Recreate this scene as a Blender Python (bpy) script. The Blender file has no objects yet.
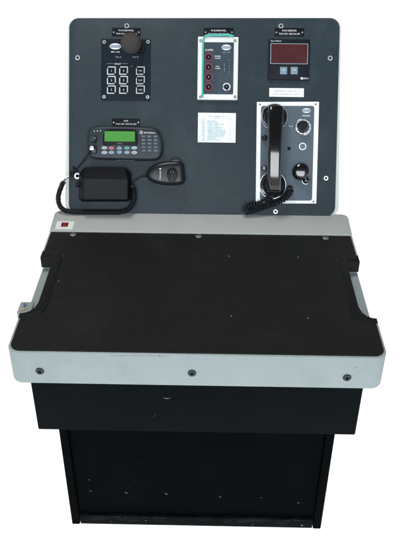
import bpy, math, random
from mathutils import Matrix, Vector
random.seed(7)
C = bpy.context.scene.collection
scene = bpy.context.scene
Z0 = 0.561                      # height of the writing top above the floor

# ------------------------------------------------------------------ materials
def lin(c):
    return tuple((v/255/12.92 if v <= 10 else ((v/255+0.055)/1.055)**2.4) for v in c)

def mat(name, srgb, rough=0.5, spec=0.3, metal=0.0, gain=0.9, var=0.08, scale=60.0, bump=0.0, bscale=900.0,
        coat=0.0, rvar=0.08, dust=None, dustamt=0.0, dscale=14.0, trans=0.0, alpha=1.0, stretch=(1,1,1)):
    m = bpy.data.materials.new(name); m.use_nodes = True
    nt = m.node_tree; N = nt.nodes; L = nt.links
    b = N['Principled BSDF']
    col = tuple(v*gain for v in lin(srgb))
    tc = N.new('ShaderNodeTexCoord')
    mp = N.new('ShaderNodeMapping'); mp.inputs['Scale'].default_value = stretch
    L.new(tc.outputs['Object'], mp.inputs[0])
    nz = N.new('ShaderNodeTexNoise'); nz.inputs['Scale'].default_value = scale
    nz.inputs['Detail'].default_value = 6; nz.inputs['Roughness'].default_value = 0.65
    L.new(mp.outputs[0], nz.inputs['Vector'])
    mx = N.new('ShaderNodeMix'); mx.data_type = 'RGBA'
    mx.inputs['A'].default_value = tuple(v*(1-var) for v in col)+(1,)
    mx.inputs['B'].default_value = tuple(min(1, v*(1+var)) for v in col)+(1,)
    L.new(nz.outputs['Fac'], mx.inputs['Factor'])
    out = mx.outputs['Result']
    if dust:
        n2 = N.new('ShaderNodeTexNoise'); n2.inputs['Scale'].default_value = dscale
        n2.inputs['Detail'].default_value = 8; n2.inputs['Roughness'].default_value = 0.7
        L.new(mp.outputs[0], n2.inputs['Vector'])
        rp = N.new('ShaderNodeValToRGB'); rp.color_ramp.elements[0].position = 0.5; rp.color_ramp.elements[1].position = 0.78
        rp.color_ramp.elements[1].color = (dustamt,)*3+(1,)
        L.new(n2.outputs['Fac'], rp.inputs[0])
        m2 = N.new('ShaderNodeMix'); m2.data_type = 'RGBA'
        L.new(rp.outputs[0], m2.inputs['Factor']); L.new(out, m2.inputs['A'])
        m2.inputs['B'].default_value = tuple(v*gain for v in lin(dust))+(1,)
        out = m2.outputs['Result']
    L.new(out, b.inputs['Base Color'])
    mr = N.new('ShaderNodeMapRange'); mr.inputs['To Min'].default_value = max(0.02, rough-rvar)
    mr.inputs['To Max'].default_value = min(1, rough+rvar)
    L.new(nz.outputs['Fac'], mr.inputs['Value']); L.new(mr.outputs[0], b.inputs['Roughness'])
    b.inputs['Specular IOR Level'].default_value = spec
    b.inputs['Metallic'].default_value = metal
    b.inputs['Coat Weight'].default_value = coat
    b.inputs['Coat Roughness'].default_value = 0.09; b.inputs['Coat IOR'].default_value = 1.75
    b.inputs['Transmission Weight'].default_value = trans
    b.inputs['Alpha'].default_value = alpha
    if bump:
        n3 = N.new('ShaderNodeTexNoise'); n3.inputs['Scale'].default_value = bscale; n3.inputs['Detail'].default_value = 3
        L.new(mp.outputs[0], n3.inputs['Vector'])
        bp = N.new('ShaderNodeBump'); bp.inputs['Strength'].default_value = bump; bp.inputs['Distance'].default_value = 0.001
        L.new(n3.outputs['Fac'], bp.inputs['Height']); L.new(bp.outputs[0], b.inputs['Normal'])
    return m

M = dict(
 board   = mat('board_paint', (50,62,69), 0.46, 0.16, var=0.13, scale=35, bump=0.12, bscale=700, dust=(76,88,94), dustamt=0.42, dscale=9),
 edge    = mat('housing_paint', (214,222,218), 0.5, 0.3, var=0.05),
 rim     = mat('grey_rim_paint', (164,177,178), 0.40, 0.3, gain=0.86, var=0.06, scale=18, bump=0.06, dust=(136,150,152), dustamt=0.55, dscale=10),
 ledge   = mat('grey_ledge_paint', (174,179,176), 0.40, 0.3, gain=0.95, var=0.05, scale=14, bump=0.06, dust=(150,156,156), dustamt=0.3, dscale=12),
 deskmat = mat('black_desk_laminate', (36,37,36), 0.44, 0.11, gain=0.72, var=0.22, scale=420, bump=0.25, bscale=1500, dust=(56,56,54), dustamt=0.5, dscale=7),
 trim    = mat('black_rubber_trim', (30,31,31), 0.42, 0.12, gain=0.8, var=0.12, scale=200, bump=0.1),
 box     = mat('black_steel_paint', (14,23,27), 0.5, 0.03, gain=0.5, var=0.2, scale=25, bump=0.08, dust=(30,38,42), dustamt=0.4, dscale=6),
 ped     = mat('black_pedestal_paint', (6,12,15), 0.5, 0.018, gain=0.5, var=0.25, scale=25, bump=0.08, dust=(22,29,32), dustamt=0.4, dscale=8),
 rail    = mat('scuffed_kick_rail', (13,17,19), 0.55, 0.04, gain=0.9, var=0.3, scale=60, dust=(58,63,63), dustamt=0.45, dscale=30, stretch=(0.4,1,1)),
 chip    = mat('bare_paint_chip', (140,145,143), 0.7, 0.2, var=0.3, scale=300),
 scrape  = mat('faint_scrape', (64,70,71), 0.7, 0.1, var=0.3, scale=300),
 steel   = mat('screw_steel', (196,203,205), 0.32, 0.5, metal=0.75, gain=1.0, var=0.15, scale=200),
 dsteel  = mat('dark_bolt_steel', (62,72,74), 0.4, 0.4, metal=0.4, var=0.2, scale=300),
 mids    = mat('dull_screw_steel', (132,134,130), 0.45, 0.4, metal=0.3, var=0.25, scale=300),
 dark    = mat('dark_recess', (14,17,20), 0.6, 0.1, var=0.1),
 panel   = mat('navy_panel_face', (22,32,42), 0.5, 0.12, var=0.1, scale=40, bump=0.05),
 tag     = mat('black_engraving_plastic', (14,18,24), 0.45, 0.15, var=0.1),
 white   = mat('white_marking', (222,228,232), 0.6, 0.2, gain=1.0, var=0.03),
 dimw    = mat('dim_marking', (150,165,175), 0.6, 0.2, var=0.05),
 scuff   = mat('brownish_scuff', (156,158,156), 0.6, 0.2, var=0.2, scale=300),
 lip     = mat('pale_green_lip', (176,206,200), 0.3, 0.4, var=0.1, scale=60),
 outline = mat('key_outline', (198,210,218), 0.6, 0.2, var=0.05),
 faint   = mat('faint_marking', (92,108,122), 0.6, 0.2, var=0.05),
 band    = mat('emblem_blue', (106,126,150), 0.5, 0.2, var=0.05),
 foam    = mat('brown_grey_foam', (76,74,71), 0.95, 0.05, var=0.45, scale=650, bump=0.9, bscale=900, rvar=0.02),
 rubber  = mat('black_rubber', (20,24,28), 0.45, 0.2, var=0.1, scale=200),
 frosted = mat('clear_cover_rim', (236,240,238), 0.3, 0.4, var=0.06, scale=30, coat=0.3),
 film    = mat('panel_behind_cover', (54,68,80), 0.35, 0.3, var=0.3, scale=22, dust=(86,104,112), dustamt=0.3, dscale=30),
 teal    = mat('teal_gasket', (92,188,178), 0.35, 0.3, var=0.12, scale=90),
 red     = mat('red_ring', (158,56,68), 0.45, 0.3, var=0.08),
 bezel   = mat('black_bezel', (20,28,36), 0.45, 0.14, var=0.08),
 redglass= mat('dark_red_window', (74,32,36), 0.35, 0.2, var=0.12, scale=60, dust=(96,56,58), dustamt=0.3, dscale=40),
 paleblue= mat('pale_blue_key', (122,150,168), 0.4, 0.3, var=0.08, scale=150),
 paper   = mat('white_paper', (238,246,246), 0.8, 0.1, gain=1.0, var=0.03, scale=40),
 ink     = mat('pale_cyan_ink', (128,178,186), 0.8, 0.1, var=0.1),
 greyink = mat('grey_ink', (168,172,174), 0.8, 0.1, var=0.1),
 plateW  = mat('white_plate', (240,244,246), 0.4, 0.3, gain=1.0, var=0.02),
 plateB  = mat('blue_grey_plate', (88,103,115), 0.45, 0.22, var=0.08, scale=40),
 gloss   = mat('glossy_black_plastic', (6,7,9), 0.16, 0.3, var=0.1, coat=1.0, rvar=0.04, bump=0.02, bscale=120),
 blackp  = mat('black_plastic', (16,20,24), 0.36, 0.25, var=0.1, scale=100, bump=0.05),
 chrome  = mat('worn_chrome', (205,214,220), 0.22, 0.5, metal=0.9, gain=1.0, var=0.12, scale=80),
 rusty   = mat('brown_screw', (120,104,90), 0.5, 0.3, metal=0.4, var=0.2, scale=400),
 mic     = mat('black_microphone_plastic', (20,27,32), 0.30, 0.36, var=0.1, scale=70, bump=0.06, bscale=600),
 radio   = mat('charcoal_radio_plastic', (38,48,55), 0.40, 0.30, var=0.1, scale=70, bump=0.08),
 key     = mat('grey_rubber_key', (84,98,108), 0.5, 0.25, var=0.1, scale=200),
 keyW    = mat('pale_grey_key', (176,190,202), 0.4, 0.3, var=0.08, scale=200),
 keyR    = mat('pink_red_key', (184,112,122), 0.4, 0.3, var=0.08, scale=200),
 keyT    = mat('teal_key', (104,158,158), 0.4, 0.3, var=0.08, scale=200),
 keyB    = mat('blue_grey_key', (138,164,190), 0.4, 0.3, var=0.08, scale=200),
 lcd     = mat('green_display', (84,162,70), 0.35, 0.15, gain=0.8, var=0.08, scale=50),
 grille  = mat('speaker_grille', (44,47,50), 0.6, 0.1, var=0.3, scale=500, bump=0.5, bscale=1100),
 spk     = mat('speaker_case', (12,15,20), 0.5, 0.12, var=0.12, scale=90, bump=0.08),
 cord    = mat('black_cord', (30,36,42), 0.5, 0.22, var=0.15, scale=200),
 badge   = mat('silver_badge', (226,230,226), 0.35, 0.4, gain=1.0, var=0.1, scale=120),
 redsq   = mat('red_square', (158,52,58), 0.5, 0.25, var=0.15, scale=250),
 yellow  = mat('yellow_bit', (196,182,146), 0.5, 0.3), blue = mat('blue_bit', (100,118,144), 0.5, 0.3),
)

# ------------------------------------------------------------------ mesh builder
class MB:
    def __init__(s): s.v=[]; s.f=[]; s.fm=[]; s.mats=[]
    def mi(s, m):
        if m not in s.mats: s.mats.append(m)
        return s.mats.index(m)
    def add(s, vs, fs, m):
        o=len(s.v); k=s.mi(m)
        s.v += [tuple(v) for v in vs]
        for f in fs: s.f.append([i+o for i in f]); s.fm.append(k)
        return s
    def loft(s, rings, m, cap0=True, cap1=True, closed=False):
        n=len(rings[0]); vs=[p for r in rings for p in r]; fs=[]
        R=len(rings)
        for i in range(R if closed else R-1):
            a=i*n; b=((i+1)%R)*n
            for j in range(n):
                k=(j+1)%n; fs.append([a+j,a+k,b+k,b+j])
        if cap0 and not closed: fs.append(list(range(n))[::-1])
        if cap1 and not closed: fs.append([ (R-1)*n+j for j in range(n)])
        return s.add(vs,fs,m)
    def prism(s, poly, z0, z1, m, bev=0.0, cap0=True, cap1=True, steps=3, bot=0.0):
        rings=[]
        if bot: 
            for i in range(steps):
                a=math.pi/2*i/steps
                rings.append([(x,y,z0+bot*(1-math.cos(a))) for x,y in inset(poly,bot*(1-math.sin(a)))])
        rings.append([(x,y,z0+bot) for x,y in poly])
        if bev:
            rings.append([(x,y,z1-bev) for x,y in poly])
            for i in range(1,steps+1):
                a=math.pi/2*i/steps
                rings.append([(x,y,z1-bev+bev*math.sin(a)) for x,y in inset(poly,bev*(1-math.cos(a)))])
        else: rings.append([(x,y,z1) for x,y in poly])
        return s.loft(rings,m,cap0,cap1)
    def rbox(s, x0,y0,x1,y1,z0,z1,m,r=0.0,bev=0.0,seg=6):
        return s.prism(rrect(x0,y0,x1,y1,r,seg), z0,z1,m,bev)
    def lathe(s, x,y, prof, m, seg=40, cap0=True, cap1=True):
        rings=[[(x+r*math.cos(2*math.pi*j/seg), y+r*math.sin(2*math.pi*j/seg), z) for j in range(seg)] for r,z in prof]
        return s.loft(rings,m,cap0,cap1)
    def ring(s, x,y,ro,ri,z0,z1,m,seg=40,a0=0,a1=2*math.pi):
        full = abs(a1-a0-2*math.pi)<1e-6
        n = seg; rings=[]
        for j in range(n if full else n+1):
            a=a0+(a1-a0)*j/n; c,sn=math.cos(a),math.sin(a)
            rings.append([(x+ro*c,y+ro*sn,z0),(x+ro*c,y+ro*sn,z1),(x+ri*c,y+ri*sn,z1),(x+ri*c,y+ri*sn,z0)])
        return s.loft(rings,m,True,True,closed=full)
    def tube(s, pts, r, m, seg=8):
        pts=[Vector(p) for p in pts]; rings=[]; n=None
        for i,p in enumerate(pts):
            t=(pts[min(i+1,len(pts)-1)]-pts[max(i-1,0)]).normalized()
            if n is None: n=t.orthogonal().normalized()
            n=(n-t*n.dot(t)).normalized(); b=t.cross(n)
            rr=r(i/(len(pts)-1)) if callable(r) else r
            rings.append([tuple(p+(n*math.cos(2*math.pi*j/seg)+b*math.sin(2*math.pi*j/seg))*rr) for j in range(seg)])
        return s.loft(rings,m)
    def coil(s, path, R, r, pitch, m, per=12, seg=6):
        P=resample(path, 0.0006); L=0; n=None; out=[]
        nextd=0; step=pitch/per; k=0; prev=P[0]
        for i,p in enumerate(P):
            t=(P[min(i+1,len(P)-1)]-P[max(i-1,0)]).normalized()
            if n is None: n=t.orthogonal().normalized()
            n=(n-t*n.dot(t)).normalized(); b=t.cross(n)
            L+=(p-prev).length; prev=p
            while L>=nextd:
                a=2*math.pi*k/per; rr=R*(0.97+0.05*math.sin(k*0.37)+0.03*math.sin(k*0.11))
                out.append(p+(n*math.cos(a)+b*math.sin(a))*rr); k+=1; nextd+=step
        return s.tube(out, r, m, seg)
    def text(s, st, x, y, w, h, z, m, rot=0.0, bold=0.004):
        cu=bpy.data.curves.new('lettering','FONT'); cu.body=st; cu.offset=bold; cu.resolution_u=3
        ob=bpy.data.objects.new('lettering',cu); C.objects.link(ob)
        dg=bpy.context.evaluated_depsgraph_get()
        me=bpy.data.meshes.new_from_object(ob.evaluated_get(dg))
        vs=[v.co.copy() for v in me.vertices]; fs=[list(p.vertices) for p in me.polygons]
        bpy.data.objects.remove(ob); bpy.data.curves.remove(cu); bpy.data.meshes.remove(me)
        if not vs: return s
        x0=min(v.x for v in vs); x1=max(v.x for v in vs); y0=min(v.y for v in vs); y1=max(v.y for v in vs)
        sx=w/(x1-x0); sy=h/(y1-y0)
        if len(st)<=2: sx=sy=min(sy, 1.25*sx)
        c,sn=math.cos(rot),math.sin(rot); o=[]
        for v in vs:
            a=(v.x-(x0+x1)/2)*sx; b=(v.y-(y0+y1)/2)*sy
            o.append((x+a*c-b*sn, y+a*sn+b*c, z))
        return s.add(o,fs,m)
    def merge(s, o, X):
        for k,m in enumerate(o.mats):
            fs=[f for f,q in zip(o.f,o.fm) if q==k]
            s.add([X@Vector(v) for v in o.v],fs,m)
        return s
    def build(s, name, parent=None, frame=None, ang=35):
        me=bpy.data.meshes.new(name)
        W=worlds.get(parent, Matrix()) if parent else Matrix()
        X=W.inverted() @ (frame if frame is not None else Matrix())
        me.from_pydata([X@Vector(v) for v in s.v],[],s.f)
        for m in s.mats: me.materials.append(m)
        me.polygons.foreach_set('material_index', s.fm)
        import bmesh
        bm=bmesh.new(); bm.from_mesh(me); bmesh.ops.recalc_face_normals(bm, faces=bm.faces); bm.to_mesh(me); bm.free()
        me.polygons.foreach_set('use_smooth',[True]*len(me.polygons))
        me.set_sharp_from_angle(angle=math.radians(ang))
        o=bpy.data.objects.new(name, me); C.objects.link(o)
        if parent: o.parent=parent
        worlds[o]=W
        return o

worlds={}
def inset(poly, d):
    if d<=1e-9: return list(poly)
    n=len(poly); out=[]
    A=sum(poly[i][0]*poly[(i+1)%n][1]-poly[(i+1)%n][0]*poly[i][1] for i in range(n)); sg=1 if A>0 else -1
    for i in range(n):
        p=Vector(poly[i-1]); q=Vector(poly[i]); r=Vector(poly[(i+1)%n])
        e1=(q-p).normalized(); e2=(r-q).normalized()
        n1=Vector((-e1.y,e1.x))*sg; n2=Vector((-e2.y,e2.x))*sg
        b=n1+n2
        if b.length<1e-6: b=n1
        b.normalize(); k=max(0.35,b.dot(n1)); o=q+b*(d/k); out.append((o.x,o.y))
    return out
def rrect(x0,y0,x1,y1,r,seg=6):
    x0,x1=min(x0,x1),max(x0,x1); y0,y1=min(y0,y1),max(y0,y1)
    if r<=0: return [(x0,y0),(x1,y0),(x1,y1),(x0,y1)]
    P=[]
    for cx,cy,a in ((x1-r,y0+r,-90),(x1-r,y1-r,0),(x0+r,y1-r,90),(x0+r,y0+r,180)):
        for i in range(seg+1):
            t=math.radians(a+90*i/seg); P.append((cx+r*math.cos(t),cy+r*math.sin(t)))
    return P
def chaikin(poly,it=3):
    for _ in range(it):
        o=[]; n=len(poly)
        for i in range(n):
            a=poly[i]; b=poly[(i+1)%n]
            o.append((a[0]*.75+b[0]*.25,a[1]*.75+b[1]*.25)); o.append((a[0]*.25+b[0]*.75,a[1]*.25+b[1]*.75))
        poly=o
    return poly
def spline(pts, n=12):
    P=[Vector(p) for p in pts]; P=[P[0]*2-P[1]]+P+[P[-1]*2-P[-2]]; out=[]
    for i in range(1,len(P)-2):
        for k in range(n):
            t=k/n; a,b,c,d=P[i-1],P[i],P[i+1],P[i+2]
            out.append(0.5*((2*b)+(c-a)*t+(2*a-5*b+4*c-d)*t*t+(3*b-a-3*c+d)*t**3))
    out.append(P[-2]); return out
def resample(pts, d):
    pts=spline(pts,16); out=[pts[0]]; 
    for a,b in zip(pts,pts[1:]):
        n=max(1,int((b-a).length/d))
        for i in range(1,n+1): out.append(a.lerp(b,i/n))
    return out

def tag(o,label,cat,group=None):
    o['label']=label; o['category']=cat
    if group: o['group']=group
    return o
def thing(name,label,cat,Mx,group=None):
    o=bpy.data.objects.new(name,None); C.objects.link(o); o.empty_display_size=0.02
    o.matrix_world=Mx; worlds[o]=Mx.copy()
    return tag(o,label,cat,group)

# ------------------------------------------------------------------ board frame
TILT=math.radians(30.417)
BOARD=Matrix.Translation((0,0.0734,Z0+0.0102)) @ Matrix.Rotation(math.pi/2-TILT,4,'X')
EU,EV,EN=0.0202769,-0.0327248,1.8075869       # eye point of the measuring sheet, metres in the board frame
def S(px,py,h=0.0):
    """measured sheet position -> metres on the board (h = height above the board)"""
    w=2.0232632e-05*px-8.5294691e-05*py+1
    u=(0.002409591*px+3.3339422e-05*py-0.49143769)/w
    v=(3.2130225e-05*px-0.0024016971*py+0.51048985)/w
    return (u+(EU-u)*h/EN, v+(EV-v)*h/EN)
K=0.00241
def S3(px,py,h): u,v=S(px,py,h); return (u,v,h)
def SR(x0,y0,x1,y1,h=0.0):
    xm,ym=(x0+x1)/2,(y0+y1)/2
    return S(x0,ym,h)[0],S(xm,y1,h)[1],S(x1,ym,h)[0],S(xm,y0,h)[1]
def bthing(name,label,cat,px,py,group=None):
    u,v=S(px,py); return thing(name,label,cat,BOARD@Matrix.Translation((u,v,0)),group)
def bb(mb,name,parent,ang=35): return mb.build(name,parent,BOARD,ang)
def screw(mb,px,py,rad,n,head='steel',hole='dark',h=0.0022):
    u,v=S(px,py,n+h)
    mb.lathe(u,v,[(rad,n),(rad,n+h*0.6),(rad*0.85,n+h),(rad*0.5,n+h),(rad*0.45,n+h*0.5)],M[head],seg=24)
    mb.lathe(u,v,[(rad*0.46,n+h*0.4),(rad*0.46,n+h*0.62)],M[hole],seg=6)
def txt(mb,s,px,py,w,h,n,m='white',rot=0.0,bold=0.004):
    u,v=S(px,py,n); mb.text(s,u,v,w*K,h*K,n,M[m],rot,bold)
def oval(mb,px,py,w,h,n,word):
    u,v=S(px,py,n)
    mb.prism([(u+w*K/2*math.cos(t*math.pi/18),v+h*K/2*math.sin(t*math.pi/18)) for t in range(36)],n-0.0004,n+0.0003,M['white'])
    mb.rbox(u-w*K*0.45,v-h*K*0.21,u+w*K*0.45,v+h*K*0.21,n,n+0.0005,M['band'],r=h*K*0.12)
    mb.text(word,u,v,w*K*0.78,h*K*0.26,n+0.0008,M['white'])

# ------------------------------------------------------------------ setting: white floor sheet, with an added glow that washes out shadows
fm=bpy.data.materials.new('glowing_white_floor'); fm.use_nodes=True
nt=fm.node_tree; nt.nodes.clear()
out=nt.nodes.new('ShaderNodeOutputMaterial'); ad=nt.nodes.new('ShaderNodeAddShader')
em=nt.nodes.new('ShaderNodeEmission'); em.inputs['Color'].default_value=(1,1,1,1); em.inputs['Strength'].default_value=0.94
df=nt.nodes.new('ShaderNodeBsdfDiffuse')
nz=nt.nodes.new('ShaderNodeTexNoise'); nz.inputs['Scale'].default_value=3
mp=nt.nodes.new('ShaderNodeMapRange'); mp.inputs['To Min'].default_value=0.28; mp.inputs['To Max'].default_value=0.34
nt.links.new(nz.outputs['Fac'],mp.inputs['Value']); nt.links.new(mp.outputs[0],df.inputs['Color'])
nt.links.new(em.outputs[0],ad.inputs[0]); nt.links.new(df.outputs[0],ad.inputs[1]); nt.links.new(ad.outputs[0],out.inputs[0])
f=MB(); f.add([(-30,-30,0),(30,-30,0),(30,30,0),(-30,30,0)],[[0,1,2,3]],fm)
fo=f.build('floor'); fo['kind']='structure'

# ------------------------------------------------------------------ console
con=thing('control_desk','black pedestal desk with grey rimmed black writing top and upright blue-grey equipment board','control desk',Matrix.Translation((0,-0.2,0)))
W=0.3586; YF=-0.4422; HS=0.078
def world(mb,name,parent,ang=35): return mb.build(name,parent,Matrix.Translation((0,0,Z0)),ang)
def arc(cx,cy,r,a0,a1,n=8): return [(cx+r*math.cos(math.radians(a0+(a1-a0)*i/n)),cy+r*math.sin(math.radians(a0+(a1-a0)*i/n))) for i in range(n+1)]
def mirror(half): return half+[(-x,y) for x,y in reversed(half)]
# half outlines run from the back (y=0) to the front on the right-hand side
def corner(w,yf,r): return [(w-r+r*math.cos(math.radians(-a)),yf+r-r*math.sin(math.radians(a))) for a in range(0,91,9)]
full=mirror([(W,0.0)]+[(W,-0.1),(W,-0.33)]+corner(W,YF,0.024))
notch_mid=[(W,-0.100),(0.336,-0.100),(0.325,-0.105),(0.319,-0.118),(0.319,-0.284),(0.324,-0.306),(0.336,-0.324),(0.348,-0.328),(W,-0.328)]
upper=mirror([(W,0.0)]+notch_mid+corner(W,YF,0.024))
rim=MB()
rim.prism(full,-HS,-0.036,M['rim'],cap0=True,cap1=True,bot=0.004)
rim.prism(upper,-0.036,0.0,M['rim'],bev=0.0015,cap0=False,steps=2)
FRR=Matrix.Translation((0,YF,0))@Matrix.Rotation(math.pi/2,4,'X'); mk=MB()
def mark(mb,x,y,z,r,m):
    mb.prism([(x+r*random.uniform(.5,1.3)*math.cos(2*math.pi*i/7)*1.8,y+r*random.uniform(.5,1.2)*math.sin(2*math.pi*i/7)) for i in range(7)],z-0.0003,z,m)
for _ in range(9): mark(mk,random.uniform(-.32,.32),-.0022-abs(random.gauss(0,.0012)),.0003,random.uniform(.0006,.0016),M['scuff'])
for _ in range(6): mark(mk,random.uniform(-.33,.33),random.uniform(-.072,-.008),.0003,random.uniform(.0003,.0008),M['scuff'])
mk.tube([(-.163,-.0035,.0002),(-.10,-.0030,.0003),(-.055,-.0034,.0002)],.0007,M['scuff'],5)
mk.tube([(.296,-.026,.0002),(.304,-.0215,.0003)],.0005,M['scuff'],5)
rim.merge(mk,FRR); rimo=world(rim,'desk_rim',con)
for x,z in ((-0.2992,-0.045),(-0.0083,-0.0437),(0.287,-0.0487)):
    b=MB(); FR=Matrix.Translation((x,YF,Z0+z))@Matrix.Rotation(math.pi/2,4,'X')
    b.lathe(0,0,[(0.0082,-0.001),(0.0082,0.001),(0.007,0.0026),(0.0034,0.0028),(0.0034,0.0012)],M['dsteel'],seg=28)
    b.lathe(0,0,[(0.0035,0.001),(0.0035,0.0015)],M['dark'],seg=6)
    b.build('bolt',rimo,FR)
# writing surface
trim_out=[(W-0.0006,-0.0868),(0.330,-0.0868),(0.318,-0.090),(0.310,-0.098),(0.3075,-0.110),(0.3075,-0.292),(0.311,-0.312),(0.320,-0.327),(0.336,-0.335),(W-0.0006,-0.3355)]
notch=[(W-0.0006,-0.3215),(0.350,-0.321),(0.340,-0.315),(0.332,-0.302),(0.328,-0.284),(0.328,-0.126),(0.331,-0.117),(0.338,-0.1135),(W-0.0006,-0.1135)]
wm=W-0.0045
half=[(wm,-0.002)]+[(wm,-0.0862),(0.330,-0.0862),(0.3175,-0.0894),(0.3093,-0.0977),(0.3068,-0.110),(0.3068,-0.292),(0.3103,-0.3123),(0.3196,-0.3277),(0.3358,-0.3357),(wm,-0.3367)]+corner(wm,YF+0.005,0.021)
dm=MB(); dm.prism(mirror(half),0.0004,0.0022,M['deskmat'],bev=0.0005,steps=1)
def blob(mb,x,y,z,r,m,frame_n=7):
    mb.prism([(x+r*random.uniform(.5,1.2)*math.cos(2*math.pi*i/frame_n),y+r*random.uniform(.5,1.2)*math.sin(2*math.pi*i/frame_n)) for i in range(frame_n)],z-0.0003,z,m)
for _ in range(9): blob(dm,random.uniform(-.29,.29),random.uniform(-.42,-.03),0.0025,random.uniform(.0003,.0007),M['scrape'])
dmo=world(dm,'writing_surface',con)
for x,y in ((.0662,-.0983),(.2217,-.0984),(.0669,-.3217),(.2208,-.3244),(-.3000,-.2076)):
    sp=MB(); sp.lathe(x,y,[(0.0015,0.0020),(0.0015,0.0027),(0.0008,0.0030)],M['chip'],seg=10); world(sp,'peg_hole',dmo)
for x,y in ((-0.3002,-0.0135),(-0.004,-0.0135),(0.294,-0.0135)):
    b=MB(); b.lathe(x,y,[(0.0074,0.0015),(0.0074,0.0028),(0.006,0.0038),(0.002,0.0042)],M['mids'],seg=24)
    b.rbox(x-0.005,y-0.0007,x+0.005,y+0.0007,0.0038,0.0044,M['dsteel']); world(b,'screw',dmo)
for sx in (1,-1):
    t=MB(); t.prism([(sx*x,y) for x,y in trim_out+notch],-0.0255,0.0025,M['trim'],bev=0.0009,steps=2)
    world(t,'edge_trim',con)
sb=MB(); sb.rbox(-0.379,-0.279,-0.350,-0.238,-0.052,-0.031,M['rim'],r=0.004,bev=0.002); sbo=world(sb,'stand_in_block',con)  # block added as a stand-in for an unclear grey bit in the notch
for m,p,q in (('yellow',(-.372,-.272,-.029),(-.360,-.262,-.029)),('blue',(-.364,-.266,-.0285),(-.368,-.250,-.029))):  # coloured bits added on the stand-in block, no wires known here
    k=MB(); k.tube([p,q],0.0028,M[m],8); world(k,'colour_bit',sbo)
# ledge along the back
lg=MB(); prof=[]
poly=mirror([(W,0.083-0.016)]+[(W,0.0015)])
lp=[]
lp=[(-W,0.0),(W,0.0)]+arc(W-0.018,0.086-0.018,0.018,0,90)+arc(-W+0.018,0.086-0.018,0.018,90,180)
def lz(y): return 0.0048+0.0075*min(1,max(0,y/0.07))
rings=[[(x,y,-HS+0.002) for x,y in lp],[(x,y,lz(y)-0.003) for x,y in lp],[(x,y,lz(y)-0.0008) for x,y in inset(lp,0.0012)],[(x,y,lz(y)) for x,y in inset(lp,0.0035)]]
lg.loft(rings,M['ledge']); lgo=world(lg,'back_ledge',con)
# drawer box, pedestal
bx=MB(); 
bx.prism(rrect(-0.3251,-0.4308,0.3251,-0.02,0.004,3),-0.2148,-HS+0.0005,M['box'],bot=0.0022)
FRB=Matrix.Translation((0,-0.4308,Z0))@Matrix.Rotation(math.pi/2,4,'X')   # x right, y up, z towards the viewer
sc=MB()
for cx,cz,a0,a1,r in ((-.058,-.1165,200,330,.008),):
    p=[(cx+r*math.cos(math.radians(a0+(a1-a0)*i/10)),cz+0.6*r*math.sin(math.radians(a0+(a1-a0)*i/10)),0.0004) for i in range(11)]
    sc.tube(p,lambda t:0.0008*(1.2-abs(2*t-1)),M['chip'],5)
sc.tube([(-.0865,-.175,.0003),(-.0835,-.1665,.0004),(-.0805,-.163,.0003)],0.0006,M['scrape'],5)
for _ in range(4): blob(sc,random.uniform(-.31,.31),random.uniform(-.2,-.1),0.0004,random.uniform(.0004,.0008),M['scrape'])
TZ=Matrix.Translation((0,0,-Z0))
bx.merge(sc,TZ@FRB); bxo=world(bx,'drawer_box',con)
for sx in (1,-1):
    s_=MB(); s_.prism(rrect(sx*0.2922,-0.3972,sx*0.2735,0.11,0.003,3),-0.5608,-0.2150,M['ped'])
    so=world(s_,'side_panel',con)
FRP=Matrix.Translation((0,-0.3972,Z0))@Matrix.Rotation(math.pi/2,4,'X')
c_=MB()
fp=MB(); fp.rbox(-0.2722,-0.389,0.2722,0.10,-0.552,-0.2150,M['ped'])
for x,z,r in ((-.2422,-.4145,.0019),(-.2415,-.4518,.0024),(-.1608,-.4563,.0034),(-.0693,-.4572,.0036),(.0542,-.4641,.0026),(.1479,-.4648,.0019),(.2335,-.4798,.0025)):
    blob(c_,x,z,-0.0077,r*0.45,M['chip']); blob(c_,x+0.002,z-0.001,-0.0079,r*0.8,M['scrape']); blob(c_,x-0.002,z+.001,-0.0079,r*0.5,M['scrape'])
for _ in range(14): blob(c_,random.uniform(-.26,.26),random.uniform(-.52,-.30),-0.0079,random.uniform(.0004,.0009),M['scrape'])
fp.merge(c_,TZ@FRP); fpo=world(fp,'front_panel',con)
kr=MB(); kr.rbox(-0.2715,-0.3958,0.2715,-0.380,-0.5608,-0.5315,M['rail'],bev=0.0025)
for _ in range(10): kr.rbox(*(lambda a:(a,-0.3963,a+random.uniform(.003,.012),-0.3955))(random.uniform(-.26,.25)),-0.5345,-0.5335,M['scrape'])
k2=MB()
for x,z,r in ((-.118,-.545,.0016),(.247,-.552,.0026),(.132,-.553,.0014),(-.2,-.552,.001)): blob(k2,x,z,-0.0009,r,M['chip'])
for _ in range(14): blob(k2,random.uniform(-.26,.26),random.uniform(-.557,-.538),-0.0010,random.uniform(.0004,.001),M['scrape'])
kr.merge(k2,TZ@FRP); kro=world(kr,'kick_rail',con)
bs=MB(); bs.rbox(-0.27,0.1105,0.27,0.17,-0.5605,0.03,M['ped']); world(bs,'back_support',con)
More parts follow.
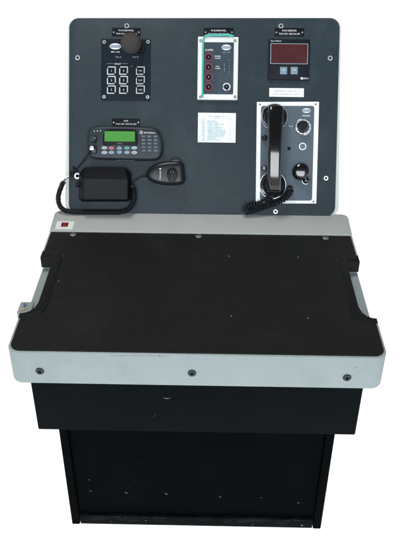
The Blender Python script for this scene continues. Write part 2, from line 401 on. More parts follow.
# equipment board and its housing
bu0,bv0,bu1,bv1=-0.3240,0.0012,0.3264,0.4722
def lean(p): return [(x,y+(y-bv0)/(bv1-bv0)*(0.0003+0.0095*(x-0.0012))) for x,y in p]
bd=MB(); bd.prism(lean(rrect(bu0,bv0,bu1,bv1,0.0235,10)), -0.004,0.0,M['board'],bev=0.001,steps=2)
bdo=bb(bd,'equipment_board',con)
hs=MB()
hp=rrect(bu0-0.003,bv0,bu1+0.003,bv1+0.0025,0.025,10); hp=[(x+(0.007*(1-(y-bv0)/(bv1-bv0)))*(1 if x>0 else -1),y) for x,y in hp]
hs.prism(lean(hp),-0.05,-0.0045,M['edge'],bev=0.002,steps=2); bb(hs,'board_housing',con)
for px,py in ((77.6,57.6),(330.2,58),(275.5,211.6),(326,178.2),(281,25.8),(126.8,25.6)):
    s_=MB(); screw(s_,px,py,0.0062,0.0); bb(s_,'screw',bdo)
s_=MB(); u,v=S(77.6,176); s_.ring(u,v,0.0075,0.0042,0,0.0035,M['steel']); s_.lathe(u,v,[(0.0043,0.0),(0.0043,0.002)],M['dark'],seg=14); bb(s_,'screw',bdo)
for px,py in ((187,130.6),(186.3,201.3),(246.3,121),(245,202),(72.5,117),(180,209)):
    s_=MB(); u,v=S(px,py); s_.lathe(u,v,[(0.0013,-0.0002),(0.0013,0.0003)],M['dark'],seg=10); bb(s_,'rivet_hole',bdo)

# ------------------------------------------------------------------ name plates
def nameplate(label,x0,y0,x1,y1,lines):
    t=bthing('name_plate',label,'name plate',(x0+x1)/2,(y0+y1)/2,'engraved black name plates')
    b=MB(); b.rbox(*[q for q in (lambda r:(r[0],r[1],r[2],r[3]))(SR(x0,y0,x1,y1))],0.0,0.0016,M['tag'],r=0.0008,bev=0.0004)
    bo=bb(b,'plate',t)
    for x in (x0+1.7,x1-1.7):
        s_=MB(); u,v=S(x,(y0+y1)/2+0.2,0.0016); s_.lathe(u,v,[(0.0021,0.0014),(0.0021,0.0022),(0.0014,0.0028)],M['steel'],seg=16); bb(s_,'screw',bo)
    l=MB()
    for s,px,py,w,h in lines: txt(l,s,px,py,w,h,0.0020)
    bb(l,'lettering',bo)
nameplate('black name plate behind the foam microphone above the keypad panel',112,28,140.6,36,(('PA ACCESS PANEL',126.3,30.4,15,1.7),('TAG NO.: 870-QP-001',126.3,33.8,21,1.6)))
nameplate('black name plate above the clear covered alarm panel, teal strip across it',204,28,233.6,36.2,(('PA ALARM PANEL',218.6,30.5,15,1.7),('TAG NO.: 870-QP-002',218.6,33.9,21,1.5)))
nameplate('black name plate above the meter with the dark red window',274.6,28.2,304,36.2,(('GYRO REPEATER',289.3,30.6,14.5,1.7),('TAG NO.: 865-RA-001',289.3,33.8,21,1.7)))
nameplate('black name plate above the radio with the green display',112,118.6,140,126,(('UHF',126,120.9,4.4,1.6),('TAG NO.: 870-RA-001',126,124,21,1.5)))

# ------------------------------------------------------------------ keypad panel with microphone
t=bthing('keypad_panel','navy keypad panel with nine outlined buttons and a round foam microphone','keypad panel',126,70)
b=MB(); b.rbox(*SR(101.4,39.4,150.4,100.2),0.0,0.003,M['panel'],r=0.001,bev=0.0008); po=bb(b,'face_plate',t)
for x,y in ((104.2,41.8),(148,41.7),(104,96.7),(147.6,97)):
    s_=MB(); screw(s_,x,y,0.0046,0.003,hole='dsteel'); bb(s_,'screw',po)
l=MB(); oval(l,115.4,46.4,11.6,6,0.0035,'PHONTECH')
txt(l,'MPA 1100',115.4,51.9,8.4,1.5,0.0034); txt(l,'Talk A',118.2,57,6.2,1.7,0.0034,'dimw'); txt(l,'Talk B',135.2,57,6.2,1.7,0.0034,'dimw')
txt(l,'GROUP',117.6,63.9,6.4,1.5,0.0034)
for x0,x1 in ((107,113.4),(121.8,128)): l.rbox(*SR(x0,63.5,x1,64.2),0.003,0.0034,M['faint'])
u,v=S(132,66.4,.0034); l.lathe(u,v,[(0.0018,0.003),(0.0018,0.0035)],M['faint'],seg=14)
bb(l,'lettering',po)
words=[['1','4','TALK'],['2','5','CLR'],['3','6','ACK']]
for j,y in enumerate((70.6,80.1,89.6)):
    for i,x in enumerate((111.4,123.6,140.4)):
        k=MB(); x0,y0,x1,y1=x-4.4,y-4.15,x+4.4,y+4.15; n=0.0048
        a=SR(x0,y0,x1,y1,n)
        k.rbox(*a,0.003,n-0.0004,M['panel'],r=0.0012,bev=0.0005)
        w=1.05
        for q in ((x0+1.0,y0,x1,y0+w),(x1-w,y0+w,x1,y1-1.5),(x0,y0+1.9,x0+w,y1-w),(x0,y1-w,x1-1.5,y1)): k.rbox(*SR(*q,n),n-0.0006,n,M['outline'])
        k.rbox(*SR(x0+2,y0+2,x1-2,y1-2,n),n-0.0005,n+0.0004,M['tag'],r=0.001,bev=0.0003)
        txt(k,words[j][i],x,y,1.3 if i<2 else 3.9,1.9 if i<2 else 1.5,n+0.0008); bb(k,'button',po)
mi=MB(); u,v=S(140.6,48.6,0.006); mi.lathe(u,v,[(0.0112,0.003),(0.0112,0.006),(0.0098,0.008),(0.006,0.0082),(0.0058,0.006)],M['rubber'],seg=36)
g0=(u,v,0.006); cu,cv=S(130.9,43.2,0.05)
mi.tube(spline([g0,(u,v,0.022),(u-0.006,v+0.002,0.036),(cu,cv,0.048)],10),0.0036,M['rubber'],12)
mo=bb(mi,'microphone_stem',po)
fo_=MB(); rings=[]; R=0.0245
for i in range(1,32):
    th=math.pi*i/32; rings.append([(cu+R*math.sin(th)*math.cos(2*math.pi*j/56)*(1+random.uniform(-.012,.012)),cv+R*math.sin(th)*math.sin(2*math.pi*j/56)*(1+random.uniform(-.012,.012)),0.05-0.95*R*math.cos(th)+random.uniform(-.0003,.0003)) for j in range(56)])
fo_.loft(rings,M['foam']); bb(fo_,'foam_windscreen',mo,ang=80)

# ------------------------------------------------------------------ alarm panel under a clear cover
t=bthing('alarm_panel','white framed alarm panel with four red rings and a teal strip at its edge','alarm panel',218,69)
b=MB(); o=rrect(*SR(197.6,37.3,238,100.3),0.002,5); b.prism(o,0.0,0.007,M['frosted'],bev=0.0018); fo2=bb(b,'cover_frame',t)
b=MB(); b.rbox(*SR(203.1,42.4,233.4,94.2,.0075),0.006,0.0074,M['film'],r=0.002); al=bb(b,'alarm_face',t)
k=MB(); a=rrect(*SR(203.2,42.3,233.5,94.3,.0075),0.002,5); c=inset(a,-0.0016)
k.loft([[(x,y,.0062) for x,y in a],[(x,y,.0082) for x,y in a],[(x,y,.0082) for x,y in c],[(x,y,.0062) for x,y in c]],M['lip'],closed=True); bb(k,'cover_lip',fo2)
for x,y in ((200.7,40.6),(235,40.6),(200.4,96.8),(235,96.8)):
    s_=MB(); u,v=S(x,y,.008); s_.lathe(u,v,[(0.0040,0.0065),(0.0040,0.008),(0.003,0.0088),(0.0016,0.0088),(0.0015,0.0075)],M['greyink'],seg=20); bb(s_,'screw',fo2)
n=0.0078; l=MB(); oval(l,226.3,47.4,9.4,5.6,n,'PHONTECH'); txt(l,'APL 1100',226.2,52.3,7.6,1.4,n,'dimw'); txt(l,'ALARMS',209,49.9,8,1.8,n)
txt(l,'GENERAL',217.6,56.2,6.4,1.4,n); txt(l,'ALARM',217.6,58.2,5,1.3,n); txt(l,'GAS',217.4,66.4,3.4,1.4,n); txt(l,'ALARM',217.6,68.4,5,1.3,n)
txt(l,'LAMP TEST',224.4,67.2,8,1.1,n,'dimw',rot=math.pi/2)
for i,y in enumerate((60,63,66,69,72,75)): txt(l,'654321'[i],229,y,0.9,1.4,n,'dimw')
bb(l,'lettering',al)
for i,y in enumerate((57.1,67.1,77,86.8)):
    k=MB(); u,v=S(208.6,y,n+.001); k.ring(u,v,3.9*K,3.0*K,0.0072,0.0090,M['red'],seg=36); k.lathe(u,v,[(2.9*K,.0072),(2.7*K,.0085)],M['tag'],seg=30)
    k.text('1234'[i],u,v,0.0022,0.0036,0.0088,M['white']); bb(k,'alarm_button',al)
k=MB(); u,v=S(226.6,86.8,n+.001); k.ring(u,v,3.9*K,2.9*K,.0072,.0088,M['white'],seg=30,a0=math.radians(-70),a1=math.radians(170)); k.ring(u,v,3.9*K,2.9*K,.0072,.0088,M['white'],seg=12,a0=math.radians(190),a1=math.radians(270))
k.lathe(u,v,[(2.2*K,.0072),(2.0*K,.0092)],M['panel'],seg=30); k.text('T',u,v,.002,.003,.0095,M['white']); bb(k,'test_button',al)
k=MB(); wav=[S3(204+i*0.72,93.2+0.5*math.sin(i*0.55)+0.3*math.sin(i*1.3),0.0078) for i in range(41)]; k.tube(wav,0.0005,M['faint'],6); bb(k,'film_reflection',al)  # thin pale wavy tube drawn in place of the film's reflection
k=MB(); P=[S3(202.5,97.5,.0085),S3(202.6,80,.0085),S3(202.9,60,.0085),S3(203.3,42,.0085),S3(204.6,37.2,.0085),S3(208.5,35.3,.0085),S3(220,35,.0085),S3(229,35.2,.0082),S3(233.6,36.4,.007)]
k.tube(spline(P,8),lambda q:0.0032 if q>.5 else 0.0024,M['teal'],10); bb(k,'seal_strip',t)

# ------------------------------------------------------------------ digital meter and sticker
t=bthing('panel_meter','square black meter with dark red window and two pale blue keys','meter',289,59)
b=MB(); b.rbox(*SR(268.4,39.2,309.4,79.8,.006),0.0,0.006,M['bezel'],r=0.0015,bev=0.001); bo=bb(b,'bezel',t)
b=MB(); b.rbox(*SR(270.4,43.4,308,64,.007),.005,.0066,M['dimw'],r=.0012); b.rbox(*SR(271.1,44.1,307.3,63.3,.007),.006,.0072,M['redglass'],r=.001); bb(b,'display_window',bo)
for x in (283.6,294.2):
    k=MB(); k.rbox(*SR(x-3.6,66.8,x+3.6,74.3,.008),.005,.0082,M['paleblue'],r=.0008,bev=.0008); txt(k,'DIM',x,69.9,3.6,1.3,.0086); 
    for d in (-1,0,1): k.rbox(*SR(x-2.4,71.6+d*0.9,x+2.4,72+d*0.9,.0085),.008,.0085,M['dimw'])
    bb(k,'key',bo)
l=MB(); txt(l,'Gyro Master',276.2,41.1,11,1.7,.0064); l.rbox(*SR(300.6,77.3,302.8,79.4,.0064),.0058,.0064,M['white']); txt(l,'DEIF.A',305.9,78.4,5.4,1.7,.0064,bold=.008); bb(l,'lettering',bo)
b=MB(); b.rbox(*SR(269.2,88.2,303.8,96.9),0.0,0.0006,M['paper'],r=.0004)
txt(b,'HANDSET ID: CALL No. 4',286.5,91,25,1.7,.001,'greyink'); txt(b,'24 VDC EMERGENCY SUPPLY',286.2,94.1,27,1.2,.001,'greyink',bold=0)
s_=bb(b,'sticker',None); 
def retop(o,px,py):
    u,v=S(px,py); X=BOARD@Matrix.Translation((u,v,0)); o.data.transform(X.inverted()); o.matrix_world=X; worlds[o]=X
retop(s_,286,92); tag(s_,'narrow white printed sticker between the meter and the telephone panel','sticker')

# ------------------------------------------------------------------ printed list
b=MB(); b.rbox(*SR(197.9,112.9,235.7,142.5),0.0,0.0005,M['paper'],r=.0003)
txt(b,'EXT. NUMBER LIST',216.8,116.6,15,1.3,.0009,'ink',bold=0); txt(b,'CENTRAL',216.6,118.5,6,1.0,.0009,'ink',bold=0)
txt(b,'EXT. No.',203.2,119.1,4.6,1.1,.0009,'ink'); txt(b,'CALL',230.2,119.1,4,1.1,.0009,'ink')
names=['BRIDGE','CHART ROOM','ENGINE CONTROL ROOM','CARGO OFFICE','WINCH CONTROL FWD','WINCH CONTROL AFT','EMERGENCY GENERATOR RM','STEERING GEAR ROOM PORT','STEERING GEAR ROOM STB','THRUSTER ROOM FORWARD','MESS ROOM AND GALLEY','HOSPITAL','MUSTER STATION']
for i,nm in enumerate(names):
    y=121+i*1.58; L_=4.2+len(nm)*0.62
    txt(b,str(101+i*7),203.2,y,3.2,1.05,.0009,'ink',bold=0.01); txt(b,nm,207.4+L_/2,y,L_,1.05,.0009,'ink',bold=0.01); txt(b,str(i+1),230.2,y,0.6 if i<9 else 1.2,1.05,.0009,'ink',bold=0)
s_=bb(b,'printed_list',None); retop(s_,216.8,127.7); tag(s_,'white paper list of small pale printed lines below the alarm panel','printed list')

# ------------------------------------------------------------------ radio
t=bthing('radio','dark two-way radio with green display and round edged keypad','radio',125,144)
H=0.026
out_=[(88,132),(90,128.6),(95,127.2),(103,126.8),(112,126.8),(124,126.9),(136,127.2),(148,127.6),(155,128.6),(159.5,132),(162.4,139),(163,146),(162.4,152),(160.5,157.2),(157,160),(150,160.6),(136,160.4),(116,160),(100,159.4),(93,158.6),(89.6,156.4),(88,150),(87.6,141)]
poly=chaikin([S(x,y,H*0.6) for x,y in out_],3)
b=MB(); b.prism(poly,0.0,H,M['radio'],bev=0.006,steps=5); ro=bb(b,'radio_body',t,ang=60)
b=MB(); lp=chaikin([S(x,y,H) for x,y in ((102.6,145),(103.6,133),(105.4,129.4),(112,128.9),(128,128.9),(135.2,129.4),(137.2,133),(138.4,145),(135,146),(124,144.6),(115,144.6),(106,146))],2)
b.prism(lp,H-0.002,H+0.0018,M['tag'],bev=0.0008,steps=2); bz=bb(b,'display_bezel',ro)
b=MB(); b.rbox(*SR(104.6,131.3,135,141.5,H+.002),H,H+.0023,M['lcd'],r=.001); bb(b,'display',bz)
b=MB(); txt(b,'RADIUS',119.8,143.5,5,1.1,H+.0024,'dimw'); bb(b,'lettering',bz)
for i,(x,m1,m2) in enumerate(((104.4,'keyW','keyW'),(111.4,'keyR','keyB'),(119.4,'keyB','keyB'),(127,'keyT','keyB'),(134.3,'keyW','keyW'))):
    for y,m,s in ((147.8,m1,1),(152.5,m2,-1)):
        k=MB(); n=H+.0022
        if i==2:
            pts=[(x-3,y+s*1.9),(x+3,y+s*1.9),(x+2.2,y-s*0.8),(x,y-s*1.9),(x-2.2,y-s*0.8)]
        else:
            pts=[(x+3*math.cos(a*math.pi/8),y+1.75*math.sin(a*math.pi/8)+ (0 if i in(0,4) else s*0.15)) for a in range(16)]
        pp=[S(px,py,n) for px,py in pts]; pp=chaikin(pp,2)
        k.prism(pp,H-.001,n,M[m],bev=.0009,steps=2)
        if i in (0,4): txt(k,{0:('P1','P3'),4:('P2','P4')}[i][0 if s==1 else 1],x,y,1.8,1.2,n+.0003,'faint')
        elif i==2: txt(k,'^' if s==1 else 'v',x,y+s*0.3,1.6,1.0,n+.0003,'panel')
        bb(k,'function_key',ro)
lab=[['1','2abc','3def'],['4ghi','5jkl','6mno'],['7pqr','8tuv','9wxy'],['*','0','#'],['SQ','PTT','ESC']]
for r_,y in enumerate((136.4,140,143.5,147.1,150.7)):
    for c__,x in enumerate((143.4,149.3,155.4)):
        k=MB(); n=H+.0016; k.rbox(*SR(x+r_*.12-2.3,y-1.25,x+r_*.12+2.3,y+1.25,n),H-.001,n,M['key'],r=.0016,bev=.0008)
        txt(k,lab[r_][c__],x+r_*.12,y,min(3.2,0.9*len(lab[r_][c__])),1.2,n+.0003,'dimw'); bb(k,'number_key',ro)
l=MB(); txt(l,'MOTOROLA',149.8,132.8,11.4,1.6,H+.0004,bold=.008)
u,v=S(141.2,132.4,H+.0004); l.ring(u,v,.0042,.0034,H-.0002,H+.0004,M['white'],seg=24); l.text('M',u,v,.0042,.0034,H+.0005,M['white'],bold=.008)
bb(l,'lettering',ro)
for x,y in ((94.4,131.2),(97.6,131),(100.6,130.8)):
    k=MB(); u,v=S(x,y,H); k.lathe(u,v,[(.0017,H-.001),(.0017,H+.0006),(.0009,H+.001)],M['keyW'],seg=14); bb(k,'indicator_lamp',ro)
k=MB(); u,v=S(92.8,138.6,H+.008); k.lathe(u,v,[(.0105,H-.001),(.0105,H+.002),(.0085,H+.0035),(.0082,H+.009),(.0068,H+.0105)],M['radio'],seg=32); k.rbox(u+.0035,v+.0005,u+.0075,v+.002,H+.0095,H+.0112,M['dimw']); bb(k,'volume_knob',ro)
k=MB(); k.rbox(*SR(88.6,145.2,96.6,153.4,H+.004),H-.002,H+.003,M['bezel'],r=.002,bev=.001); k.rbox(*SR(89.4,146,94,150.4,H+.009),H+.001,H+.010,M['chrome'],r=.003,bev=.0015); k.rbox(*SR(92,149.2,95.6,152.6,H+.006),H+.001,H+.006,M['key'],r=.001); bb(k,'microphone_socket',ro)
k=MB(); k.rbox(*SR(115.6,158.4,134.4,160.2,H+.001),H*0.3,H*0.6,M['key'],r=.001); k.rbox(*SR(116,159.5,134.2,161.4),0.0,.012,M['key'],r=.001); bb(k,'mounting_bracket',t)

# ------------------------------------------------------------------ loudspeaker
t=bthing('loudspeaker','black box loudspeaker with sloping top edge, mounted below the radio','loudspeaker',105,185)
def octo(x0,y0,x1,y1,c,h,ct=None):
    ct=c if ct is None else ct
    return [(*S(x,y,h),h) for x,y in ((x0+c,y1),(x1-c,y1),(x1,y1-c),(x1,y0+ct),(x1-ct,y0),(x0+ct,y0),(x0,y0+ct),(x0,y1-c))]
b=MB(); b.loft([octo(79.4,167.6,131.2,201.6,3,0,6),octo(79,167.4,131,201.6,3,.018,6),octo(79.2,167.6,130.8,201.4,3,.022,6),octo(82.6,177.6,128.2,199.9,1.2,.044,1.2),octo(83.2,178.4,127.8,199.5,.8,.0455,.8)],M['spk']); so=bb(b,'speaker_case',t,ang=20)
b=MB(); b.rbox(*SR(84.2,179.2,127,198.9,.047),.0450,.0462,M['grille'],r=.002,bev=.0004)
bb(b,'speaker_grille',so)
for x,y in ((78.2,184.5),(131.9,187)):
    k=MB(); s=-1 if x<100 else 1; u,v=S(x,y,.02)
    rings=[[(u+s*a,v+r*math.cos(2*math.pi*j/18),.02+r*math.sin(2*math.pi*j/18)) for j in range(18)] for a,r in ((-.004,.004),(.0,.004),(.0003,.0065),(.005,.0065),(.006,.005))]
    k.loft(rings,M['rubber']); bb(k,'bracket_knob',t)

# ------------------------------------------------------------------ hand microphone
t=bthing('hand_microphone','black fist microphone with oval grille, clipped right of the loudspeaker','hand microphone',166,174)
o_=[(146.2,172.6),(148.6,168.6),(152.5,165.6),(158,163.2),(165,161.8),(172,161.2),(180,161.2),(183.6,162.6),(184.3,167),(184.8,174),(185,180),(183.4,183.8),(178,185),(168,185.2),(159,184.2),(152.5,182.2),(148.4,179.4),(146,176)]
pl=chaikin([S(x,y,.02) for x,y in o_],3)
b=MB(); mx=sum(p[0] for p in pl)/len(pl); my=sum(p[1] for p in pl)/len(pl)
rings=[[(mx+(x-mx)*k,my+(y-my)*k,zz) for x,y in pl] for k,zz in ((.93,.004),(1,.010),(1,.017),(.985,.0205),(.955,.0235),(.91,.0255),(.85,.0268),(.76,.0277),(.62,.0283),(.4,.0286),(.15,.0287))]
b.loft(rings,M['mic']); ho=bb(b,'microphone_body',t,ang=60)
k=MB(); cx,cy=S(172.2,174.4,.029); ov=[(cx+.0128*math.cos(a*math.pi/20),cy+.0185*math.sin(a*math.pi/20)+.002*math.cos(a*math.pi/10)) for a in range(40)]
k.prism(ov,.026,.0296,M['blackp'],bev=.001,steps=2)
k.prism([(x*.80+cx*.20,y*.80+cy*.20) for x,y in ov],.029,.0304,M['blackp'],bev=.001,steps=2)
for dx,dy in ((-.0032,.006),(.0032,.006),(-.0032,-.001),(.0032,-.001),(-.0028,-.0065),(.0028,-.0065)): k.rbox(cx+dx-.0012,cy+dy-.0024,cx+dx+.0012,cy+dy+.0024,.0300,.0306,M['key'] if dy>0 else M['dark'],r=.001)
bb(k,'microphone_grille',ho)
for x,hh in ((149.4,4.2),(152,6),(155,8.2)):
    k=MB(); k.rbox(*SR(x-.5,175-hh/2,x+.5,175+hh/2,.027),.018,.0285-(155-x)*.0006,M['key'],r=.0008,bev=.0004); bb(k,'grip_rib',ho)
l=MB(); txt(l,'MOTOROLA',160.3,175.6,9,1.5,.0292,rot=-math.pi/2,bold=.008); u,v=S(160.2,168.8,.0292); l.lathe(u,v,[(.0021,.027),(.0021,.0292)],M['white'],seg=20); bb(l,'lettering',ho)
k=MB(); k.rbox(*SR(171.2,158.2,179.6,162.4,.016),.004,.018,M['blackp'],r=.0015,bev=.001); k.rbox(*SR(172,160,179,160.8,.019),.017,.0188,M['key']); bb(k,'hanger_clip',t)

# coiled cord of the hand microphone, plain lead of the radio
t=bthing('coiled_cord','long black coiled microphone cord looped beneath the loudspeaker','coiled cord',98,211)
b=MB()
P=[S3(63.6,181.5,.012),S3(60.8,188,.012),S3(58.6,195,.012),S3(58.6,202,.012),S3(61.4,207.8,.011),S3(67,211,.011),S3(76,212,.011),S3(90,212.2,.011),S3(106,212.2,.011),S3(120,212,.012),S3(128.4,209.2,.012),S3(132.6,203,.012),S3(134.4,196,.012),S3(133.4,189.5,.012),S3(132.3,185.5,.012)]
b.coil(P,.0046,.0021,.0042,M['cord']); bb(b,'coil',t,ang=80)
b=MB(); b.tube(spline([S3(132.3,185.8,.012),S3(132.4,182.6,.014),S3(136,179.4,.015),S3(141,176.6,.014),S3(146.8,175,.013)],10),.0019,M['cord'],10); b.tube(spline([S3(143,175.6,.014),S3(147.5,174.9,.013)],6),.0032,M['rubber'],12)
bb(b,'lead',t,ang=80)
b=MB(); b.tube(spline([S3(64,181.5,.012),S3(65.4,178.8,.010),S3(69,176.2,.006)],8),.0024,M['chrome'],10); bb(b,'end_clip',t)
t=bthing('radio_lead','thin black lead running from the radio socket down to a wall hook','cable',80,162)
b=MB(); b.tube(spline([S3(90,149,.034),S3(88.4,153.4,.030),S3(84,160,.014),S3(79.5,165.6,.006),S3(75.4,170,.005),S3(72.4,172.2,.006),S3(69.5,174.6,.007)],10),.0020,M['cord'],10); bb(b,'lead',t,ang=80)
b=MB(); b.tube(spline([S3(73.4,167.2,.004),S3(75,170,.008),S3(77.4,172.4,.008)],6),.003,M['rubber'],10); b.tube(spline([S3(70.4,171.5,.005),S3(73,173.8,.007),S3(71,176.4,.006)],6),.0034,M['rubber'],10); bb(b,'hook',t)

# ------------------------------------------------------------------ telephone station
t=bthing('telephone_station','blue-grey telephone panel in a white frame with cradle and knobs','telephone panel',287,152)
q=[S(255.6,203.5),S(316.2,203.6),S(319,101.8),S(256.8,102)]
b=MB(); b.prism(q,0.0,.002,M['plateW'],bev=.0006,steps=1); wp=bb(b,'frame_plate',t)
qi=[S(259.8,200.4,.003),S(312,200.6,.003),S(314.4,105.8,.003),S(261,105.8,.003)]
def roundq(q,r):
    o=[]
    for i in range(4):
        p=Vector(q[i]); a=(Vector(q[i-1])-p).normalized(); c=(Vector(q[(i+1)%4])-p).normalized()
        s0=p+a*r; s1=p+c*r
        for k in range(7):
            w=k/6; o.append(tuple((1-w)**2*s0+2*w*(1-w)*p+w*w*s1))
    return o
b=MB(); b.prism(roundq(qi,.007),.001,.003,M['plateB'],bev=.0005,steps=1); pb=bb(b,'face_plate',t)
for x,y in ((259.9,104.5),(315.6,104.3),(258.2,201.4),(313.4,201.6)):
    k=MB(); u,v=S(x,y,.002); k.lathe(u,v,[(.0022,.0018),(.0022,.0026),(.0014,.0030)],M['rusty'],seg=16); bb(k,'screw',wp)
l=MB(); oval(l,306.4,110.6,8.6,4.8,.0035,'PHONTECH'); l.rbox(*SR(302.2,114.8,310.2,116.6,.0034),.003,.0034,M['dimw']); txt(l,'CIS 3100',306.2,115.7,6.6,1.1,.0037); txt(l,'Vol',290.6,126.2,4,1.3,.0034)
bb(l,'lettering',pb)
k=MB(); u,v=S(303,126.8,.006); 
k.lathe(u,v,[(8.6*K,.003),(8.6*K,.0045),(7.6*K,.0062),(6.6*K,.0062)],M['chrome'],seg=44); 
for j in range(12):
    a=2*math.pi*j/12; k.rbox(u+7.4*K*math.cos(a)-.0007,v+7.4*K*math.sin(a)-.0007,u+7.4*K*math.cos(a)+.0007,v+7.4*K*math.sin(a)+.0007,.0062,.0068,M['panel'])
u2,v2=S(303,125.8,.018)
rings=[]
for r,z in ((6.3*K,.006),(6.0*K,.009),(5.2*K,.0105),(5.0*K,.020),(4.4*K,.022)):
    rings.append([(u+(u2-u)*(z-.006)/.012+r*math.cos(2*math.pi*j/48)*(1+.04*(j%4<2)),v+(v2-v)*(z-.006)/.012+r*math.sin(2*math.pi*j/48)*(1+.04*(j%4<2)),z) for j in range(48)])
k.loft(rings,M['gloss']); bb(k,'volume_knob',pb)
k=MB(); u,v=S(302.6,146.4,.005); k.ring(u,v,3.8*K,2.6*K,.003,.0048,M['white'],seg=36); k.lathe(u,v,[(2.6*K,.003),(2.4*K,.0042),(1.2*K,.0046)],M['plateB'],seg=30); k.ring(u,v,1.5*K,1.1*K,.0042,.0049,M['dimw'],seg=24); bb(k,'call_button',pb)
k=MB(); u,v=S(289,148.6,.003); k.lathe(u,v,[(1.7*K,.0028),(1.7*K,.0034),(1.2*K,.0036)],M['dark'],seg=20); bb(k,'indicator_lamp',pb)
k=MB(); u,v=S(301,171.6,.012); k.lathe(u,v,[(8.6*K,.003),(8.9*K,.008),(8.6*K,.016),(7.2*K,.0205),(4.5*K,.0222)],M['gloss'],seg=44); ko=bb(k,'selector_knob',pb,ang=60)
k=MB(); u,v=S(306.4,180.2,.02); k.lathe(u,v,[(3.1*K,.003),(3.6*K,.012),(3.4*K,.02),(2.2*K,.0238)],M['gloss'],seg=30); k.ring(u,v,3.75*K,3.3*K,.006,.0072,M['chrome']); bb(k,'knob_pointer',ko,ang=60)
for (x,y,rr) in ((274.4,116.8,13),(272.6,185.2,13.2)):
    k=MB(); u,v=S(x,y,.006); k.lathe(u,v,[(rr*K*1.0,.003),(rr*K,.006),(rr*K*.93,.012),(rr*K*.82,.013),(rr*K*.78,.006)],M['gloss'],seg=48)
    k.ring(u,v,rr*K*1.02,rr*K*.99,.003,.0048,M['chrome'],seg=48); bb(k,'cradle_cup',pb,ang=50)
for x,y in ((264.4,137.8),(264.2,168.2)):
    k=MB(); u,v=S(x,y,.008); k.lathe(u,v,[(2.9*K,.003),(2.9*K,.010),(2.0*K,.013)],M['gloss'],seg=24); bb(k,'cradle_hook',pb)

# handset
t=bthing('handset','glossy black telephone handset resting upright in its cradle','telephone handset',275,150)
b=MB(); rings=[]
# y, left, right, underside, top, corner roundness
secs=[(106.6,271.5,280.5,.030,.040),(105.8,269.6,282.2,.024,.046),(107.0,268.4,283.3,.020,.050),(112,268,283.8,.020,.054),(120,268,283.4,.024,.0575),(130,268,282.8,.036,.061),(140,268,282.3,.040,.064),(150,268,281.9,.042,.0652),(160,267.9,281.6,.042,.0645),(168,267.8,281.4,.040,.0625),(176,267.7,281.3,.034,.0590),(182,267.6,281.2,.026,.0555),(187,267.6,281.2,.020,.0520),(190.5,267.7,281.1,.020,.0490),(192,268.2,280.6,.022,.0455),(192.4,269.2,279.6,.026,.041)]
def cs(u0,u1,n0,n1,v,rr):
    return [(x,v,z) for x,z in rrect(u0,n0,u1,n1,rr,5)]
def interp(secs,k=5):
    P=[Vector(s+(0,)*0).copy() if False else s for s in secs]; out=[]
    for i in range(len(P)-1):
        a=P[max(i-1,0)];b_=P[i];c=P[i+1];d=P[min(i+2,len(P)-1)]
        for j in range(k):
            w=j/k; out.append(tuple(0.5*((2*b_[m])+(c[m]-a[m])*w+(2*a[m]-5*b_[m]+4*c[m]-d[m])*w*w+(3*b_[m]-a[m]-3*c[m]+d[m])*w**3) for m in range(5)))
    out.append(P[-1]); return out
for (y,xl,xr,n0,n1) in interp(secs):
    u0,v=S(xl,y,n1*.9); u1,_=S(xr,y,n1*.9); rr=min(.0075,(n1-n0)*.42,(u1-u0)*.42); rings.append(cs(u0,u1,n0,n1,v,rr))
b.loft(rings,M['gloss']); hb=bb(b,'handle',t,ang=70)
for nm,x,y,rr in (('earpiece',275.6,117.2,11.2),('mouthpiece',273.6,184.2,11.2)):
    k=MB(); u,v=S(x,y,.025); k.lathe(u,v,[(rr*K*.86,.007),(rr*K,.012),(rr*K,.026),(rr*K*.94,.032),(rr*K*.75,.036)],M['blackp'],seg=44); bb(k,nm,hb,ang=50)
k=MB(); u,v=S(274.6,193,.03); k.tube([(u,v+.006,.034),(u,v-.003,.031),(u+.001,v-.010,.026)],lambda q:.0042-.0012*q,M['rubber'],12); bb(k,'strain_relief',hb)
# handset cord
t=bthing('coiled_cord','black curled telephone cord bunched below the handset mouthpiece','telephone cord',266,203)
b=MB()
P=[S3(275.2,196,.024),S3(279,195.6,.022),S3(284,193.2,.020),S3(287.4,188.8,.018),S3(289.6,188.4,.016),S3(290,192,.014),S3(287,196.4,.013),S3(281.5,200.2,.012),S3(274,203.4,.012),S3(266,206.2,.012),S3(257,209,.012),S3(250,211.4,.012),S3(245.8,211.4,.013),S3(246.2,207.6,.016),S3(251.4,205.4,.018),S3(258,204.4,.018),S3(264.5,201.6,.016),S3(268.5,199,.012),S3(271,200,.006)]
b.coil(P[3:],.0062,.0025,.0066,M['cord'],per=12); b.tube(spline(P[:4],10),.0022,M['cord'],10); bb(b,'coil',t,ang=80)

# ------------------------------------------------------------------ badge on the ledge
b=MB(); z=lambda y: lz(y)+.0002
def quadz(mb,x0,x1,y0,y1,h,m,sk=0.0):
    mb.add([(x0,y0,z(y0)-.001),(x1,y0,z(y0)-.001),(x1,y1,z(y1)-.001),(x0,y1,z(y1)-.001),(x0,y0,z(y0)+h),(x1,y0,z(y0)+h),(x1,y1,z(y1)+h),(x0,y1,z(y1)+h)],[[4,5,6,7],[0,1,5,4],[1,2,6,5],[2,3,7,6],[3,0,4,7]],m)
quadz(b,-.346,-.304,.006,.0365,.0008,M['badge']); quadz(b,-.3335,-.3170,.0135,.0305,.0014,M['redsq'])
quadz(b,-.3315,-.3300,.0160,.0285,.0017,M['dark']); quadz(b,-.3205,-.3190,.0160,.0285,.0017,M['dark']); quadz(b,-.3300,-.3205,.0215,.0230,.0017,M['dark'])
for x,y in ((-.3395,.011),(-.3115,.031),(-.3110,.012)): quadz(b,x-.002,x+.002,y-.0025,y+.0025,.0012,M['white'])
s_=world(b,'switch_badge',None)
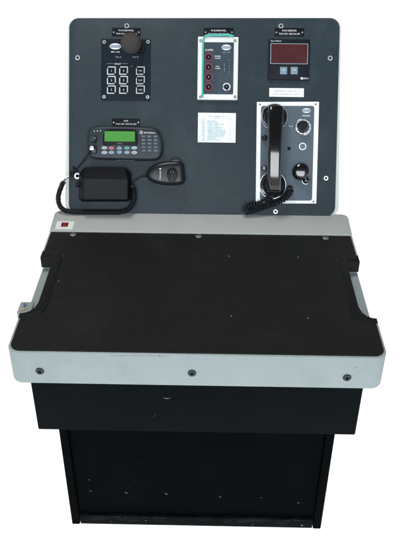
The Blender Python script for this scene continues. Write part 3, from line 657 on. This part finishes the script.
X=Matrix.Translation((-.325,.02,Z0+.01)); s_.data.transform(X.inverted()); s_.matrix_world=X
tag(s_,'small silver badge with a red square on the left end of the grey ledge','badge')

# ------------------------------------------------------------------ camera
cam=bpy.data.cameras.new('camera'); co=bpy.data.objects.new('camera',cam); C.objects.link(co)
rt=Vector((0.99979221,0.01997812,0.00405162)); up=Vector((-0.01455335,0.56036869,0.82811541)); fw=Vector((-0.01427379,0.8280023,-0.560543))
mw=Matrix(((rt.x,up.x,-fw.x,0.0202769),(rt.y,up.y,-fw.y,-1.50196455),(rt.z,up.z,-fw.z,0.89713661+Z0),(0,0,0,1)))
co.matrix_world=mw
cam.sensor_fit='VERTICAL'; cam.sensor_height=36; cam.lens=737.0724/551*36
cam.shift_x=(200-197.8609)/551; cam.shift_y=(276.03-275.5)/551
cam.clip_start=0.05; cam.clip_end=200
scene.camera=co

# ------------------------------------------------------------------ light: a wide window in front of the desk, soft room fill
w=bpy.data.worlds.new('World'); scene.world=w; w.use_nodes=True
wn=w.node_tree.nodes; wl=w.node_tree.links; bg=wn['Background']
tc=wn.new('ShaderNodeTexCoord'); sx=wn.new('ShaderNodeSeparateXYZ'); rp=wn.new('ShaderNodeValToRGB')
wl.new(tc.outputs['Generated'],sx.inputs[0]); wl.new(sx.outputs['Z'],rp.inputs[0]); wl.new(rp.outputs[0],bg.inputs['Color'])
e=rp.color_ramp.elements; e[0].position=0.0; e[0].color=(0.86,0.89,0.91,1); e[1].position=0.75; e[1].color=(0.17,0.17,0.18,1)
bg.inputs['Strength'].default_value=0.5      # a room: bright windows round the horizon, dim ceiling overhead
def area(name,loc,target,sx,sy,power,col):
    l=bpy.data.lights.new(name,'AREA'); l.shape='RECTANGLE'; l.size=sx; l.size_y=sy; l.energy=power; l.color=col
    o=bpy.data.objects.new(name,l); C.objects.link(o); o.location=loc
    o.rotation_euler=(Vector(target)-Vector(loc)).to_track_quat('-Z','Y').to_euler(); return o
area('window_light',(-0.1,-4.0,2.35),(0,0,0.9),3.6,2.1,142,(0.90,0.96,1.0))
area('ceiling_light',(-0.5,0.0,3.4),(0,-0.1,0.6),0.9,0.6,40,(1.0,0.97,0.93))
scene.view_settings.view_transform='Standard'; scene.view_settings.look='None'; scene.view_settings.exposure=0; scene.view_settings.gamma=1
